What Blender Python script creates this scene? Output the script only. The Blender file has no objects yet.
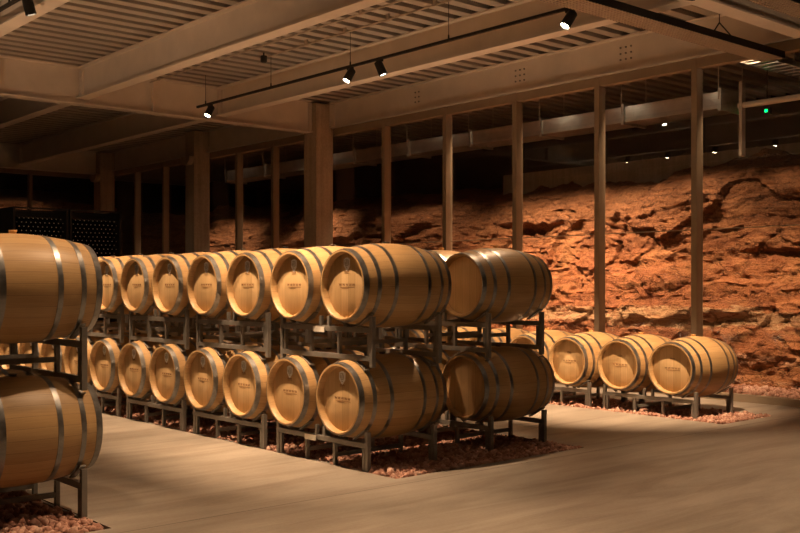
import bpy, bmesh, math, random
import numpy as np
from mathutils import Vector, Matrix, noise, Quaternion

random.seed(7)
rng = np.random.default_rng(7)
PI = math.pi
C = bpy.context.scene.collection
SC = bpy.context.scene

# ------------------------------------------------------------------ calibration of the photograph
F_PX, YAW, Y0, CAM_H = 1004.2, 0.714, 284.5, 1.491

X_GLASS = 11.69
Z_BEAM, H_BEAM = 4.48, .50

# ------------------------------------------------------------------ node helpers
def new_mat(name):
    m = bpy.data.materials.new(name); m.use_nodes = True
    nt = m.node_tree; nt.nodes.clear()
    out = nt.nodes.new('ShaderNodeOutputMaterial')
    b = nt.nodes.new('ShaderNodeBsdfPrincipled')
    nt.links.new(b.outputs[0], out.inputs[0])
    return m, nt, b, out

def nd(nt, kind, **kw):
    n = nt.nodes.new(kind)
    ins = kw.pop('ins', {})
    for k, v in kw.items(): setattr(n, k, v)
    for k, v in ins.items():
        if hasattr(v, 'is_output') and v.is_output: nt.links.new(v, n.inputs[k])
        else: n.inputs[k].default_value = v
    return n

def math_n(nt, op, a, b=None, c=None, clamp=False):
    n = nt.nodes.new('ShaderNodeMath'); n.operation = op; n.use_clamp = clamp
    for i, v in enumerate((a, b, c)):
        if v is None: continue
        if hasattr(v, 'is_output'): nt.links.new(v, n.inputs[i])
        else: n.inputs[i].default_value = v
    return n.outputs[0]

def mix_c(nt, fac, a, b, blend='MIX'):
    n = nt.nodes.new('ShaderNodeMix'); n.data_type = 'RGBA'; n.blend_type = blend
    for sock, v in ((n.inputs[0], fac), (n.inputs[6], a), (n.inputs[7], b)):
        if hasattr(v, 'is_output'): nt.links.new(v, sock)
        else: sock.default_value = v if not isinstance(v, tuple) or len(v) == 4 else (*v, 1)
    return n.outputs[2]

def ramp(nt, fac, stops):
    n = nt.nodes.new('ShaderNodeValToRGB')
    nt.links.new(fac, n.inputs[0])
    el = n.color_ramp.elements
    while len(el) > 1: el.remove(el[0])
    el[0].position = stops[0][0]; el[0].color = (*stops[0][1], 1)
    for p, c in stops[1:]:
        e = el.new(p); e.color = (*c, 1)
    return n.outputs[0]

def coords(nt, kind='Object', scale=(1, 1, 1)):
    t = nt.nodes.new('ShaderNodeTexCoord')
    mp = nt.nodes.new('ShaderNodeMapping'); mp.inputs['Scale'].default_value = scale
    nt.links.new(t.outputs[kind], mp.inputs[0])
    return mp.outputs[0]

def noise_t(nt, vec, scale, detail=4, rough=.55, dist=0):
    n = nd(nt, 'ShaderNodeTexNoise', ins={'Vector': vec, 'Scale': scale, 'Detail': detail, 'Roughness': rough, 'Distortion': dist})
    return n.outputs['Fac']

def bump(nt, b, height, strength=.3, dist=.01):
    n = nd(nt, 'ShaderNodeBump', ins={'Height': height, 'Strength': strength, 'Distance': dist})
    nt.links.new(n.outputs[0], b.inputs['Normal'])

def setc(nt, b, c, rough=.5, metal=0, spec=.5):
    if hasattr(c, 'is_output'): nt.links.new(c, b.inputs['Base Color'])
    else: b.inputs['Base Color'].default_value = (*c, 1)
    if hasattr(rough, 'is_output'): nt.links.new(rough, b.inputs['Roughness'])
    else: b.inputs['Roughness'].default_value = rough
    b.inputs['Metallic'].default_value = metal
    b.inputs['Specular IOR Level'].default_value = spec

def plain(name, c, rough=.5, metal=0, var=.12, scale=8, spec=.5, bmp=0):
    m, nt, b, o = new_mat(name)
    v = coords(nt)
    n = noise_t(nt, v, scale)
    lo = tuple(x * (1 - var) for x in c); hi = tuple(min(1, x * (1 + var)) for x in c)
    setc(nt, b, ramp(nt, n, [(.3, lo), (.7, hi)]), rough, metal, spec)
    if bmp: bump(nt, b, noise_t(nt, v, scale * 6), bmp, .004)
    return m

M = {}
def mat_wood_staves():
    m, nt, b, o = new_mat('oak_staves')
    t = nt.nodes.new('ShaderNodeTexCoord')
    s = nd(nt, 'ShaderNodeSeparateXYZ', ins={0: t.outputs['Object']})
    zc = math_n(nt, 'SUBTRACT', s.outputs[2], .35)
    ang = math_n(nt, 'ARCTAN2', zc, s.outputs[1])
    oi = nt.nodes.new('ShaderNodeObjectInfo')
    a = math_n(nt, 'MULTIPLY', ang, 30 / (2 * PI))
    a = math_n(nt, 'ADD', a, math_n(nt, 'MULTIPLY', oi.outputs['Random'], 37.0))
    cell = math_n(nt, 'FLOOR', a)
    wn = nd(nt, 'ShaderNodeTexWhiteNoise', noise_dimensions='1D', ins={'W': cell})
    fr = math_n(nt, 'FRACT', a)
    seam = math_n(nt, 'LESS_THAN', math_n(nt, 'ABSOLUTE', math_n(nt, 'SUBTRACT', fr, .5)), .485)
    cx = nd(nt, 'ShaderNodeCombineXYZ', ins={0: math_n(nt, 'MULTIPLY', s.outputs[0], .9), 1: math_n(nt, 'MULTIPLY', a, 2.2), 2: math_n(nt, 'MULTIPLY', oi.outputs['Random'], 50.0)})
    g = noise_t(nt, cx.outputs[0], 6, 6, .6, .4)
    base = ramp(nt, wn.outputs['Value'], [(0, (.41, .25, .105)), (.5, (.48, .30, .13)), (1, (.55, .36, .17))])
    col = mix_c(nt, .32, base, ramp(nt, g, [(.3, (.33, .19, .075)), (.65, (.63, .43, .215))]))
    big = noise_t(nt, t.outputs['Object'], 5, 3)
    col = mix_c(nt, math_n(nt, 'MULTIPLY', big, .25), col, (.36, .19, .08))
    col = mix_c(nt, seam, mix_c(nt, .55, col, (.12, .06, .025)), col)
    setc(nt, b, col, .42, 0, .4)
    bump(nt, b, math_n(nt, 'ADD', math_n(nt, 'MULTIPLY', seam, .5), math_n(nt, 'MULTIPLY', g, .4)), .2, .003)
    return m
def mat_wood_head():
    m, nt, b, o = new_mat('oak_head')
    t = nt.nodes.new('ShaderNodeTexCoord')
    s = nd(nt, 'ShaderNodeSeparateXYZ', ins={0: t.outputs['Object']})
    oi = nt.nodes.new('ShaderNodeObjectInfo')
    a = math_n(nt, 'ADD', math_n(nt, 'MULTIPLY', s.outputs[1], 11.0), math_n(nt, 'MULTIPLY', oi.outputs['Random'], 41.0))
    cell = math_n(nt, 'FLOOR', a)
    wn = nd(nt, 'ShaderNodeTexWhiteNoise', noise_dimensions='1D', ins={'W': cell})
    fr = math_n(nt, 'FRACT', a)
    seam = math_n(nt, 'LESS_THAN', math_n(nt, 'ABSOLUTE', math_n(nt, 'SUBTRACT', fr, .5)), .485)
    cx = nd(nt, 'ShaderNodeCombineXYZ', ins={0: math_n(nt, 'MULTIPLY', s.outputs[1], 60.0), 1: math_n(nt, 'MULTIPLY', s.outputs[2], 3.0), 2: math_n(nt, 'MULTIPLY', cell, 3.7)})
    g = noise_t(nt, cx.outputs[0], 1.5, 5, .6, .3)
    base = ramp(nt, wn.outputs['Value'], [(0, (.50, .325, .15)), (.5, (.61, .41, .20)), (1, (.70, .49, .255))])
    col = mix_c(nt, .28, base, ramp(nt, g, [(.3, (.46, .285, .125)), (.65, (.74, .525, .28))]))
    col = mix_c(nt, seam, mix_c(nt, .4, col, (.2, .11, .05)), col)
    setc(nt, b, col, .5, 0, .35)
    bump(nt, b, math_n(nt, 'ADD', seam, math_n(nt, 'MULTIPLY', g, .3)), .12, .002)
    return m
def mat_hoop():
    m, nt, b, o = new_mat('galvanised_hoop')
    t = nt.nodes.new('ShaderNodeTexCoord')
    n = noise_t(nt, t.outputs['Object'], 14, 5, .65)
    setc(nt, b, ramp(nt, n, [(.3, (.20, .195, .19)), (.7, (.36, .35, .335))]), ramp(nt, n, [(.3, (.28,) * 3), (.7, (.42,) * 3)]), .9)
    return m
def mat_floor():
    m, nt, b, o = new_mat('polished_concrete')
    t = nt.nodes.new('ShaderNodeTexCoord')
    v = t.outputs['Object']
    s = nd(nt, 'ShaderNodeSeparateXYZ', ins={0: v})
    n1 = noise_t(nt, v, .55, 5, .6, .6); n2 = noise_t(nt, v, 2.4, 8, .72, .4); n3 = noise_t(nt, v, 45, 3)
    mp = nd(nt, 'ShaderNodeMapping', ins={'Vector': v, 'Scale': (.5, 3.2, 1), 'Rotation': (0, 0, .25)})
    n4 = noise_t(nt, mp.outputs[0], 1.2, 5, .65, 1.0)
    col = ramp(nt, n1, [(.28, (.20, .165, .13)), (.5, (.275, .23, .18)), (.75, (.34, .28, .225))])
    col = mix_c(nt, .5, col, ramp(nt, n2, [(.3, (.165, .135, .105)), (.52, (.29, .24, .19)), (.72, (.37, .31, .245))]))
    col = mix_c(nt, .4, col, ramp(nt, n4, [(.36, (.20, .165, .13)), (.62, (.47, .42, .355))]))
    col = mix_c(nt, .08, col, ramp(nt, n3, [(.3, (.15, .13, .11)), (.7, (.6, .55, .48))]))
    # saw-cut joints
    def line(sock, pos, w=.004):
        return math_n(nt, 'LESS_THAN', math_n(nt, 'ABSOLUTE', math_n(nt, 'SUBTRACT', sock, pos)), w)
    j = line(s.outputs[1], 5.66, .006)
    for p in (1.0, 11.0, 15.62, 21.0): j = math_n(nt, 'MAXIMUM', j, line(s.outputs[1], p))
    for p in (-1.2,): j = math_n(nt, 'MAXIMUM', j, line(s.outputs[0], p))
    col = mix_c(nt, math_n(nt, 'MULTIPLY', j, .75), col, (.07, .055, .045))
    rg = math_n(nt, 'ADD', math_n(nt, 'MULTIPLY', n2, .22), .36)
    setc(nt, b, col, rg, 0, .45)
    bump(nt, b, math_n(nt, 'ADD', math_n(nt, 'MULTIPLY', n2, .5), math_n(nt, 'MULTIPLY', n3, .12)), .05, .01)
    return m
def mat_concrete(name, c, scale=1.5):
    m, nt, b, o = new_mat(name)
    t = nt.nodes.new('ShaderNodeTexCoord'); v = t.outputs['Object']
    s = nd(nt, 'ShaderNodeSeparateXYZ', ins={0: v})
    n = noise_t(nt, v, scale, 7, .68); n2 = noise_t(nt, v, 28, 4)
    mp = nd(nt, 'ShaderNodeMapping', ins={'Vector': v, 'Scale': (14, 14, .5)})
    n3 = noise_t(nt, mp.outputs[0], 1, 3)
    k = lambda f: tuple(x * f for x in c)
    col = ramp(nt, n, [(.3, k(.68)), (.5, c), (.7, k(1.2))])
    col = mix_c(nt, .35, col, ramp(nt, n3, [(.35, k(.55)), (.65, k(1.25))]))
    col = mix_c(nt, .12, col, ramp(nt, n2, [(.35, k(.3)), (.6, k(1.4))]))
    setc(nt, b, col, .8, 0, .3)
    bump(nt, b, math_n(nt, 'ADD', n2, n3), .25, .006)
    return m
def mat_rock():
    m, nt, b, o = new_mat('layered_red_rock')
    t = nt.nodes.new('ShaderNodeTexCoord'); v = t.outputs['Object']
    s = nd(nt, 'ShaderNodeSeparateXYZ', ins={0: v})
    mp = nd(nt, 'ShaderNodeMapping', ins={'Vector': v, 'Scale': (1.2, .5, 2.6), 'Rotation': (.1, 0, 0)})
    big = noise_t(nt, mp.outputs[0], .9, 7, .66, 1.2)
    mp2 = nd(nt, 'ShaderNodeMapping', ins={'Vector': v, 'Scale': (2, 1.0, 7)})
    fine = noise_t(nt, mp2.outputs[0], 2.2, 9, .72, .8)
    spk = noise_t(nt, v, 26, 5, .7)
    col = ramp(nt, big, [(.30, (.06, .02, .012)), (.43, (.25, .07, .025)), (.53, (.42, .145, .050)), (.62, (.50, .215, .085)), (.76, (.60, .32, .16))])
    col = mix_c(nt, .5, col, ramp(nt, fine, [(.32, (.035, .013, .009)), (.46, (.28, .085, .032)), (.58, (.44, .17, .065)), (.76, (.62, .36, .20))]))
    wob = math_n(nt, 'ADD', s.outputs[2], math_n(nt, 'MULTIPLY', math_n(nt, 'SUBTRACT', big, .5), .55))
    # pale bed of stone
    d = math_n(nt, 'ABSOLUTE', math_n(nt, 'SUBTRACT', wob, .98))
    band = math_n(nt, 'MULTIPLY', math_n(nt, 'LESS_THAN', d, .13), ramp(nt, fine, [(.38, (0, 0, 0)), (.50, (1, 1, 1))]))
    col = mix_c(nt, math_n(nt, 'MULTIPLY', band, .8), col, (.62, .42, .24))
    d2 = math_n(nt, 'ABSOLUTE', math_n(nt, 'SUBTRACT', wob, .45))
    band2 = math_n(nt, 'MULTIPLY', math_n(nt, 'LESS_THAN', d2, .07), ramp(nt, fine, [(.42, (0, 0, 0)), (.56, (1, 1, 1))]))
    col = mix_c(nt, math_n(nt, 'MULTIPLY', band2, .6), col, (.62, .38, .26))
    pat = noise_t(nt, v, .75, 4, .6, .8)
    col = mix_c(nt, math_n(nt, 'MULTIPLY', ramp(nt, pat, [(.36, (1, 1, 1)), (.48, (0, 0, 0))]), .6), col, (.20, .045, .018))
    col = mix_c(nt, math_n(nt, 'MULTIPLY', ramp(nt, pat, [(.55, (0, 0, 0)), (.68, (1, 1, 1))]), .45), col, (.56, .30, .12))
    # darker browns in the upper beds
    up = math_n(nt, 'MULTIPLY', math_n(nt, 'SUBTRACT', wob, 1.75), 1.0, clamp=True)
    col = mix_c(nt, math_n(nt, 'MULTIPLY', up, .82), col, ramp(nt, fine, [(.35, (.05, .022, .012)), (.6, (.20, .085, .034)), (.75, (.30, .15, .07))]))
    col = mix_c(nt, .25, col, ramp(nt, spk, [(.35, (.06, .025, .015)), (.62, (.60, .30, .16))]))
    wv = nd(nt, 'ShaderNodeTexNoise', ins={'Vector': v, 'Scale': 1.6, 'Detail': 5, 'Roughness': .6})
    wvec = nd(nt, 'ShaderNodeVectorMath', operation='MULTIPLY_ADD', ins={0: wv.outputs['Color'], 1: (.9, .9, .9), 2: v})
    mpc = nd(nt, 'ShaderNodeMapping', ins={'Vector': wvec.outputs[0], 'Scale': (1, .75, 1.5), 'Rotation': (.5, 0, 0)})
    vo = nd(nt, 'ShaderNodeTexVoronoi', feature='DISTANCE_TO_EDGE', ins={'Vector': mpc.outputs[0], 'Scale': 1.9})
    vo2 = nd(nt, 'ShaderNodeTexVoronoi', feature='DISTANCE_TO_EDGE', ins={'Vector': mpc.outputs[0], 'Scale': 5.5})
    cr = ramp(nt, vo.outputs['Distance'], [(0, (0, 0, 0)), (.03, (1, 1, 1))])
    cr2 = ramp(nt, vo2.outputs['Distance'], [(0, (.45,) * 3), (.05, (1, 1, 1))])
    crk = math_n(nt, 'MULTIPLY', cr, cr2)
    col = mix_c(nt, math_n(nt, 'MULTIPLY', math_n(nt, 'SUBTRACT', 1.0, crk), .42), col, (.05, .018, .01))
    setc(nt, b, col, .85, 0, .25)
    hgt = math_n(nt, 'ADD', math_n(nt, 'ADD', math_n(nt, 'MULTIPLY', fine, 1.3), math_n(nt, 'MULTIPLY', spk, .6)), math_n(nt, 'MULTIPLY', crk, .5))
    bump(nt, b, hgt, 1.0, .06)
    return m
def mat_gravel():
    m, nt, b, o = new_mat('crushed_red_stone')
    g = nt.nodes.new('ShaderNodeNewGeometry')
    t = nt.nodes.new('ShaderNodeTexCoord')
    n = noise_t(nt, t.outputs['Object'], 60, 4)
    col = ramp(nt, g.outputs['Random Per Island'], [(0, (.27, .12, .08)), (.4, (.40, .20, .14)), (.75, (.54, .30, .22)), (1, (.68, .46, .36))])
    col = mix_c(nt, .3, col, ramp(nt, n, [(.3, (.18, .075, .05)), (.7, (.60, .38, .29))]))
    setc(nt, b, col, .85, 0, .3)
    return m
def mat_glass():
    m, nt, b, o = new_mat('window_glass')
    nt.nodes.remove(b)
    tr = nd(nt, 'ShaderNodeBsdfTransparent'); tr.inputs[0].default_value = (.86, .87, .85, 1)
    gl = nd(nt, 'ShaderNodeBsdfGlossy'); gl.inputs['Roughness'].default_value = 0; gl.inputs[0].default_value = (1, 1, 1, 1)
    lw = nd(nt, 'ShaderNodeLayerWeight'); lw.inputs[0].default_value = .5
    fr = math_n(nt, 'ADD', math_n(nt, 'MULTIPLY', math_n(nt, 'POWER', lw.outputs['Facing'], 5.0), .92), .07)
    mx = nt.nodes.new('ShaderNodeMixShader')
    nt.links.new(fr, mx.inputs[0]); nt.links.new(tr.outputs[0], mx.inputs[1]); nt.links.new(gl.outputs[0], mx.inputs[2])
    nt.links.new(mx.outputs[0], o.inputs[0])
    return m
def mat_emit(name, c, s):
    m, nt, b, o = new_mat(name)
    nt.nodes.remove(b)
    e = nd(nt, 'ShaderNodeEmission'); e.inputs[0].default_value = (*c, 1); e.inputs[1].default_value = s
    nt.links.new(e.outputs[0], o.inputs[0])
    return m
def mat_deck():
    m, nt, b, o = new_mat('perforated_deck')
    t = nt.nodes.new('ShaderNodeTexCoord'); v = t.outputs['Object']
    s = nd(nt, 'ShaderNodeSeparateXYZ', ins={0: v})
    n = noise_t(nt, v, 1.2, 4)
    # rows of punched holes in the sheet
    fx = math_n(nt, 'SUBTRACT', math_n(nt, 'FRACT', math_n(nt, 'MULTIPLY', s.outputs[0], 26.0)), .5)
    fy = math_n(nt, 'SUBTRACT', math_n(nt, 'FRACT', math_n(nt, 'MULTIPLY', s.outputs[1], 60.0)), .5)
    h = math_n(nt, 'LESS_THAN', math_n(nt, 'ADD', math_n(nt, 'MULTIPLY', fx, fx), math_n(nt, 'MULTIPLY', fy, fy)), .075)
    col = ramp(nt, n, [(.3, (.49, .44, .385)), (.7, (.56, .50, .445))])
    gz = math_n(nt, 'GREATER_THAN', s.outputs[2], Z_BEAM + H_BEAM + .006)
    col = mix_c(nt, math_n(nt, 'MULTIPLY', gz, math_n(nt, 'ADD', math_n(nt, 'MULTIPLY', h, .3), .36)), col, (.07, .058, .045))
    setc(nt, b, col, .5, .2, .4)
    return m

M['stave'] = mat_wood_staves(); M['head'] = mat_wood_head(); M['hoop'] = mat_hoop()
M['floor'] = mat_floor(); M['column'] = mat_concrete('board_marked_concrete', (.50, .41, .31)); M['wall'] = mat_concrete('grey_concrete', (.30, .26, .215))
M['rock'] = mat_rock(); M['gravel'] = mat_gravel(); M['glass'] = mat_glass(); M['deck'] = mat_deck()
M['beam'] = plain('cream_painted_steel', (.76, .68, .60), .45, 0, .07, 2.5)
M['rack'] = plain('grey_painted_steel', (.235, .215, .19), .45, .35, .12, 12)
M['mullion'] = plain('bronze_aluminium', (.36, .285, .205), .4, .35, .06, 6)
M['black'] = plain('black_metal', (.02, .019, .018), .5, .2, .1, 10)
M['bung'] = plain('tan_silicone', (.72, .42, .16), .5, 0, .08, 20)
M['bungk'] = plain('dark_silicone', (.05, .04, .035), .5, 0, .08, 20)
M['print'] = plain('dark_brand_mark', (.27, .14, .06), .7, 0, .1, 30)
M['crest'] = plain('grey_crest', (.88, .85, .80), .5, .2, .25, 60)
M['crestdark'] = plain('dark_crest_lines', (.46, .42, .36), .6, .1, .1, 60)
M['tag'] = plain('white_tag', (.85, .80, .70), .6, 0, .05, 20)
M['pit'] = plain('pit_concrete', (.16, .12, .09), .9, 0, .2, 6)
M['duct'] = plain('galvanised_duct', (.62, .60, .55), .28, .9, .12, 5)
M['tray'] = plain('galvanised_tray', (.52, .45, .37), .45, .4, .1, 20)
M['bottle'] = plain('dark_bottle_glass', (.012, .011, .009), .12, 0, .1, 10)
M['foil'] = plain('bottle_foil', (.75, .70, .62), .3, .5, .1, 20)
M['cage'] = plain('dark_cage_steel', (.016, .014, .013), .5, .4, .1, 20)
M['dark'] = plain('dark_soil', (.05, .035, .025), .95, 0, .2, 2)
M['lamp'] = mat_emit('lamp_lens', (1, .80, .55), 60)
M['green'] = mat_emit('green_sign_light', (.0, 1, .16), 4)

# ------------------------------------------------------------------ mesh helpers
class MB:
    def __init__(s): s.v = []; s.f = []; s.mi = []
    def add(s, vs, fs, mi=0):
        o = len(s.v); s.v += [tuple(p) for p in vs]; s.f += [tuple(i + o for i in f) for f in fs]; s.mi += [mi] * len(fs)
    def box(s, c, d, R=None, mi=0, bev=0):
        hx, hy, hz = (k / 2 for k in d)
        vs = [Vector((x * hx, y * hy, z * hz)) for x in (-1, 1) for y in (-1, 1) for z in (-1, 1)]
        if R is not None: vs = [R @ p for p in vs]
        c = Vector(c); vs = [p + c for p in vs]
        s.add(vs, [(0, 1, 3, 2), (4, 6, 7, 5), (0, 4, 5, 1), (2, 3, 7, 6), (0, 2, 6, 4), (1, 5, 7, 3)], mi)
    def bar(s, a, b, w, h, mi=0):
        a, b = Vector(a), Vector(b); d = b - a
        q = d.to_track_quat('Y', 'Z').to_matrix()
        s.box((a + b) / 2, (w, d.length, h), q, mi)
    def rod(s, pts, r, n=8, mi=0, caps=True):
        pts = [Vector(p) for p in pts]; rings = []
        for i, p in enumerate(pts):
            d = (pts[min(i + 1, len(pts) - 1)] - pts[max(i - 1, 0)]).normalized()
            up = Vector((0, 0, 1)) if abs(d.z) < .9 else Vector((1, 0, 0))
            u = d.cross(up).normalized(); w = d.cross(u)
            rings.append([p + (u * math.cos(2 * PI * k / n) + w * math.sin(2 * PI * k / n)) * r for k in range(n)])
        vs = [q for rg in rings for q in rg]; fs = []
        for i in range(len(rings) - 1):
            for k in range(n):
                fs.append((i * n + k, i * n + (k + 1) % n, (i + 1) * n + (k + 1) % n, (i + 1) * n + k))
        if caps:
            fs.append(tuple(range(n - 1, -1, -1))); fs.append(tuple((len(rings) - 1) * n + k for k in range(n)))
        s.add(vs, fs, mi)
    def lathe(s, prof, n=48, axis='X', mi=0, c=(0, 0, 0)):
        """prof: list of (along, radius); radius 0 closes."""
        vs = []; fs = []; idx = []
        cx, cy, cz = c
        for (a, r) in prof:
            if r <= 1e-7:
                idx.append([len(vs)]); vs.append((a, 0, 0))
            else:
                idx.append(list(range(len(vs), len(vs) + n)))
                vs += [(a, r * math.cos(2 * PI * k / n), r * math.sin(2 * PI * k / n)) for k in range(n)]
        for i in range(len(prof) - 1):
            A, B = idx[i], idx[i + 1]
            for k in range(n):
                k2 = (k + 1) % n
                if len(A) == 1 and len(B) == 1: continue
                if len(A) == 1: fs.append((A[0], B[k], B[k2]))
                elif len(B) == 1: fs.append((A[k], B[0], A[k2]))
                else: fs.append((A[k], B[k], B[k2], A[k2]))
        if axis == 'Z': vs = [(y, z, x) for x, y, z in vs]
        if axis == 'Y': vs = [(z, x, y) for x, y, z in vs]
        s.add([(x + cx, y + cy, z + cz) for x, y, z in vs], fs, mi)
    def prism(s, poly, x0, x1, mi=0):
        """poly in (y,z), extruded along x."""
        n = len(poly)
        vs = [(x0, y, z) for y, z in poly] + [(x1, y, z) for y, z in poly]
        fs = [tuple(range(n - 1, -1, -1)), tuple(range(n, 2 * n))] + [(i, (i + 1) % n, n + (i + 1) % n, n + i) for i in range(n)]
        s.add(vs, fs, mi)
    def mesh(s, name, mats, smooth=False, bevel=0):
        me = bpy.data.meshes.new(name); me.from_pydata(s.v, [], s.f)
        for m in (mats if isinstance(mats, (list, tuple)) else [mats]): me.materials.append(m)
        if len(set(s.mi)) > 1: me.polygons.foreach_set('material_index', s.mi)
        bm = bmesh.new(); bm.from_mesh(me)
        bmesh.ops.recalc_face_normals(bm, faces=bm.faces)
        if bevel:
            bmesh.ops.bevel(bm, geom=[e for e in bm.edges if e.calc_face_angle(0) > .6], offset=bevel, segments=2, affect='EDGES', profile=.6)
        bm.to_mesh(me); bm.free()
        if smooth:
            me.polygons.foreach_set('use_smooth', [True] * len(me.polygons))
            me.set_sharp_from_angle(angle=math.radians(38))
        me.update()
        return me

def obj(name, me, parent=None, loc=(0, 0, 0)):
    o = bpy.data.objects.new(name, me); C.objects.link(o); o.location = loc
    if parent is not None: o.parent = parent
    return o
def thing(name, label, cat, loc=(0, 0, 0), rz=0, group=None, kind=None):
    o = bpy.data.objects.new(name, None); o.empty_display_size = .2; C.objects.link(o)
    o.location = loc; o.rotation_euler = (0, 0, rz)
    tag(o, label, cat, group, kind); return o
def tag(o, label=None, cat=None, group=None, kind=None):
    if label: o['label'] = label
    if cat: o['category'] = cat
    if group: o['group'] = group
    if kind: o['kind'] = kind
    return o
def struct(name, me, parent=None, loc=(0, 0, 0)):
    o = obj(name, me, parent, loc)
    if parent is None: o['kind'] = 'structure'
    return o
def dup(root, loc, rz, label, group=None, skip=()):
    r = root.copy(); C.objects.link(r); r.location = loc; r.rotation_euler = (0, 0, rz); r['label'] = label
    if group: r['group'] = group
    for ch in list(root.children):
        if ch.name.split('.')[0] in skip: continue
        c = ch.copy(); C.objects.link(c); c.parent = r
        for g in ch.children:
            if g.name.split('.')[0] in skip: continue
            d = g.copy(); C.objects.link(d); d.parent = c
    return r

# ------------------------------------------------------------------ layout numbers (metres)
BEAM_X = (-3.36, -.84, 1.68, 4.20, 6.73, 9.28)
CROSS_Y = (5.77, 15.62, 25.2)
H_CROSS = .60; Z_CROSS = 4.385
X_MIN, Y_MIN, Y_MAX = -6.0, -4.0, 26.2
PITCH = .745
ZL, ZU = .561, 1.484
Y1 = 6.473
ROWC = {0: 2.325, 1: 5.41, 2: 6.86, 3: 10.135}    # barrel centres in x
BEDS = [(5.02, 7.30, 5.84, 15.6), (9.62, 10.66, 5.84, 13.0), (1.0, 2.69, 5.80, 9.6)]

# ------------------------------------------------------------------ floor with recessed beds
def build_floor():
    mb = MB()
    xs = sorted({X_MIN, X_GLASS + .1, *[b[0] for b in BEDS], *[b[1] for b in BEDS]})
    ys = sorted({Y_MIN, Y_MAX, *[b[2] for b in BEDS], *[b[3] for b in BEDS]})
    inside = lambda x, y: any(b[0] < x < b[1] and b[2] < y < b[3] for b in BEDS)
    for i in range(len(xs) - 1):
        for j in range(len(ys) - 1):
            if inside((xs[i] + xs[i + 1]) / 2, (ys[j] + ys[j + 1]) / 2): continue
            mb.add([(xs[i], ys[j], 0), (xs[i + 1], ys[j], 0), (xs[i + 1], ys[j + 1], 0), (xs[i], ys[j + 1], 0)], [(0, 1, 2, 3)])
    me = bpy.data.meshes.new('floor'); 
    for (a, b, c, d) in BEDS:
        z = -.10
        p = [(a, c), (b, c), (b, d), (a, d)]
        mb.add([(x, y, z) for x, y in p], [(0, 1, 2, 3)], 1)
        for k in range(4):
            (x0, y0), (x1, y1) = p[k], p[(k + 1) % 4]
            mb.add([(x0, y0, 0), (x1, y1, 0), (x1, y1, z), (x0, y0, z)], [(0, 1, 2, 3)], 1)
    me.from_pydata(mb.v, [], mb.f)
    me.materials.append(M['floor']); me.materials.append(M['pit'])
    me.polygons.foreach_set('material_index', mb.mi); me.update()
    return struct('floor', me)
build_floor()

def stones_mesh(name, pts, sizes, mat):
    """many small angular stones in one mesh"""
    ico = bmesh.new(); bmesh.ops.create_icosphere(ico, subdivisions=1, radius=1)
    V = np.array([v.co[:] for v in ico.verts]); Fc = np.array([[v.index for v in f.verts] for f in ico.faces]); ico.free()
    n = len(pts); nv = len(V)
    A = V[None] * (1 + rng.uniform(-.33, .33, (n, nv, 1)))
    A *= rng.uniform(.6, 1.25, (n, 1, 3))
    q = rng.normal(size=(n, 4)); q /= np.linalg.norm(q, axis=1, keepdims=True)
    w, x, y, z = q.T
    R = np.stack([1 - 2 * (y * y + z * z), 2 * (x * y - z * w), 2 * (x * z + y * w), 2 * (x * y + z * w), 1 - 2 * (x * x + z * z), 2 * (y * z - x * w), 2 * (x * z - y * w), 2 * (y * z + x * w), 1 - 2 * (x * x + y * y)], 1).reshape(n, 3, 3)
    A = np.einsum('nij,nvj->nvi', R, A) * np.asarray(sizes)[:, None, None] + np.asarray(pts)[:, None, :]
    verts = A.reshape(-1, 3); faces = (Fc[None] + (np.arange(n) * nv)[:, None, None]).reshape(-1, 3)
    me = bpy.data.meshes.new(name)
    me.vertices.add(len(verts)); me.vertices.foreach_set('co', verts.ravel())
    me.loops.add(faces.size); me.loops.foreach_set('vertex_index', faces.ravel().astype(np.int32))
    me.polygons.add(len(faces)); me.polygons.foreach_set('loop_start', np.arange(0, faces.size, 3, dtype=np.int32))
    me.polygons.foreach_set('loop_total', np.full(len(faces), 3, dtype=np.int32))
    me.materials.append(mat); me.update(calc_edges=True); me.validate()
    return me
def gravel(bed, n, label, zlo=-.055, zhi=.004, smin=.014, smax=.034):
    a, b, c, d = bed
    m = .03
    xy = np.stack([rng.uniform(a + m, b - m, n), c + m + (d - c - 2 * m) * rng.uniform(0, 1, n) ** 1.35], 1)
    z = zlo + (zhi - zlo) * rng.uniform(0, 1, n) ** .6
    s = rng.uniform(smin, smax, n)
    me = stones_mesh('gravel', np.column_stack([xy, z]), s, M['gravel'])
    o = obj('gravel', me); tag(o, label, 'gravel', None, 'stuff'); return o
gravel(BEDS[0], 21000, 'red crushed stone bed under the two long rows of stacked barrels')
gravel(BEDS[1], 6500, 'red crushed stone bed under the single row of barrels by the glass')
gravel(BEDS[2], 5500, 'red crushed stone bed under the barrel stack at the left edge')

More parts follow.
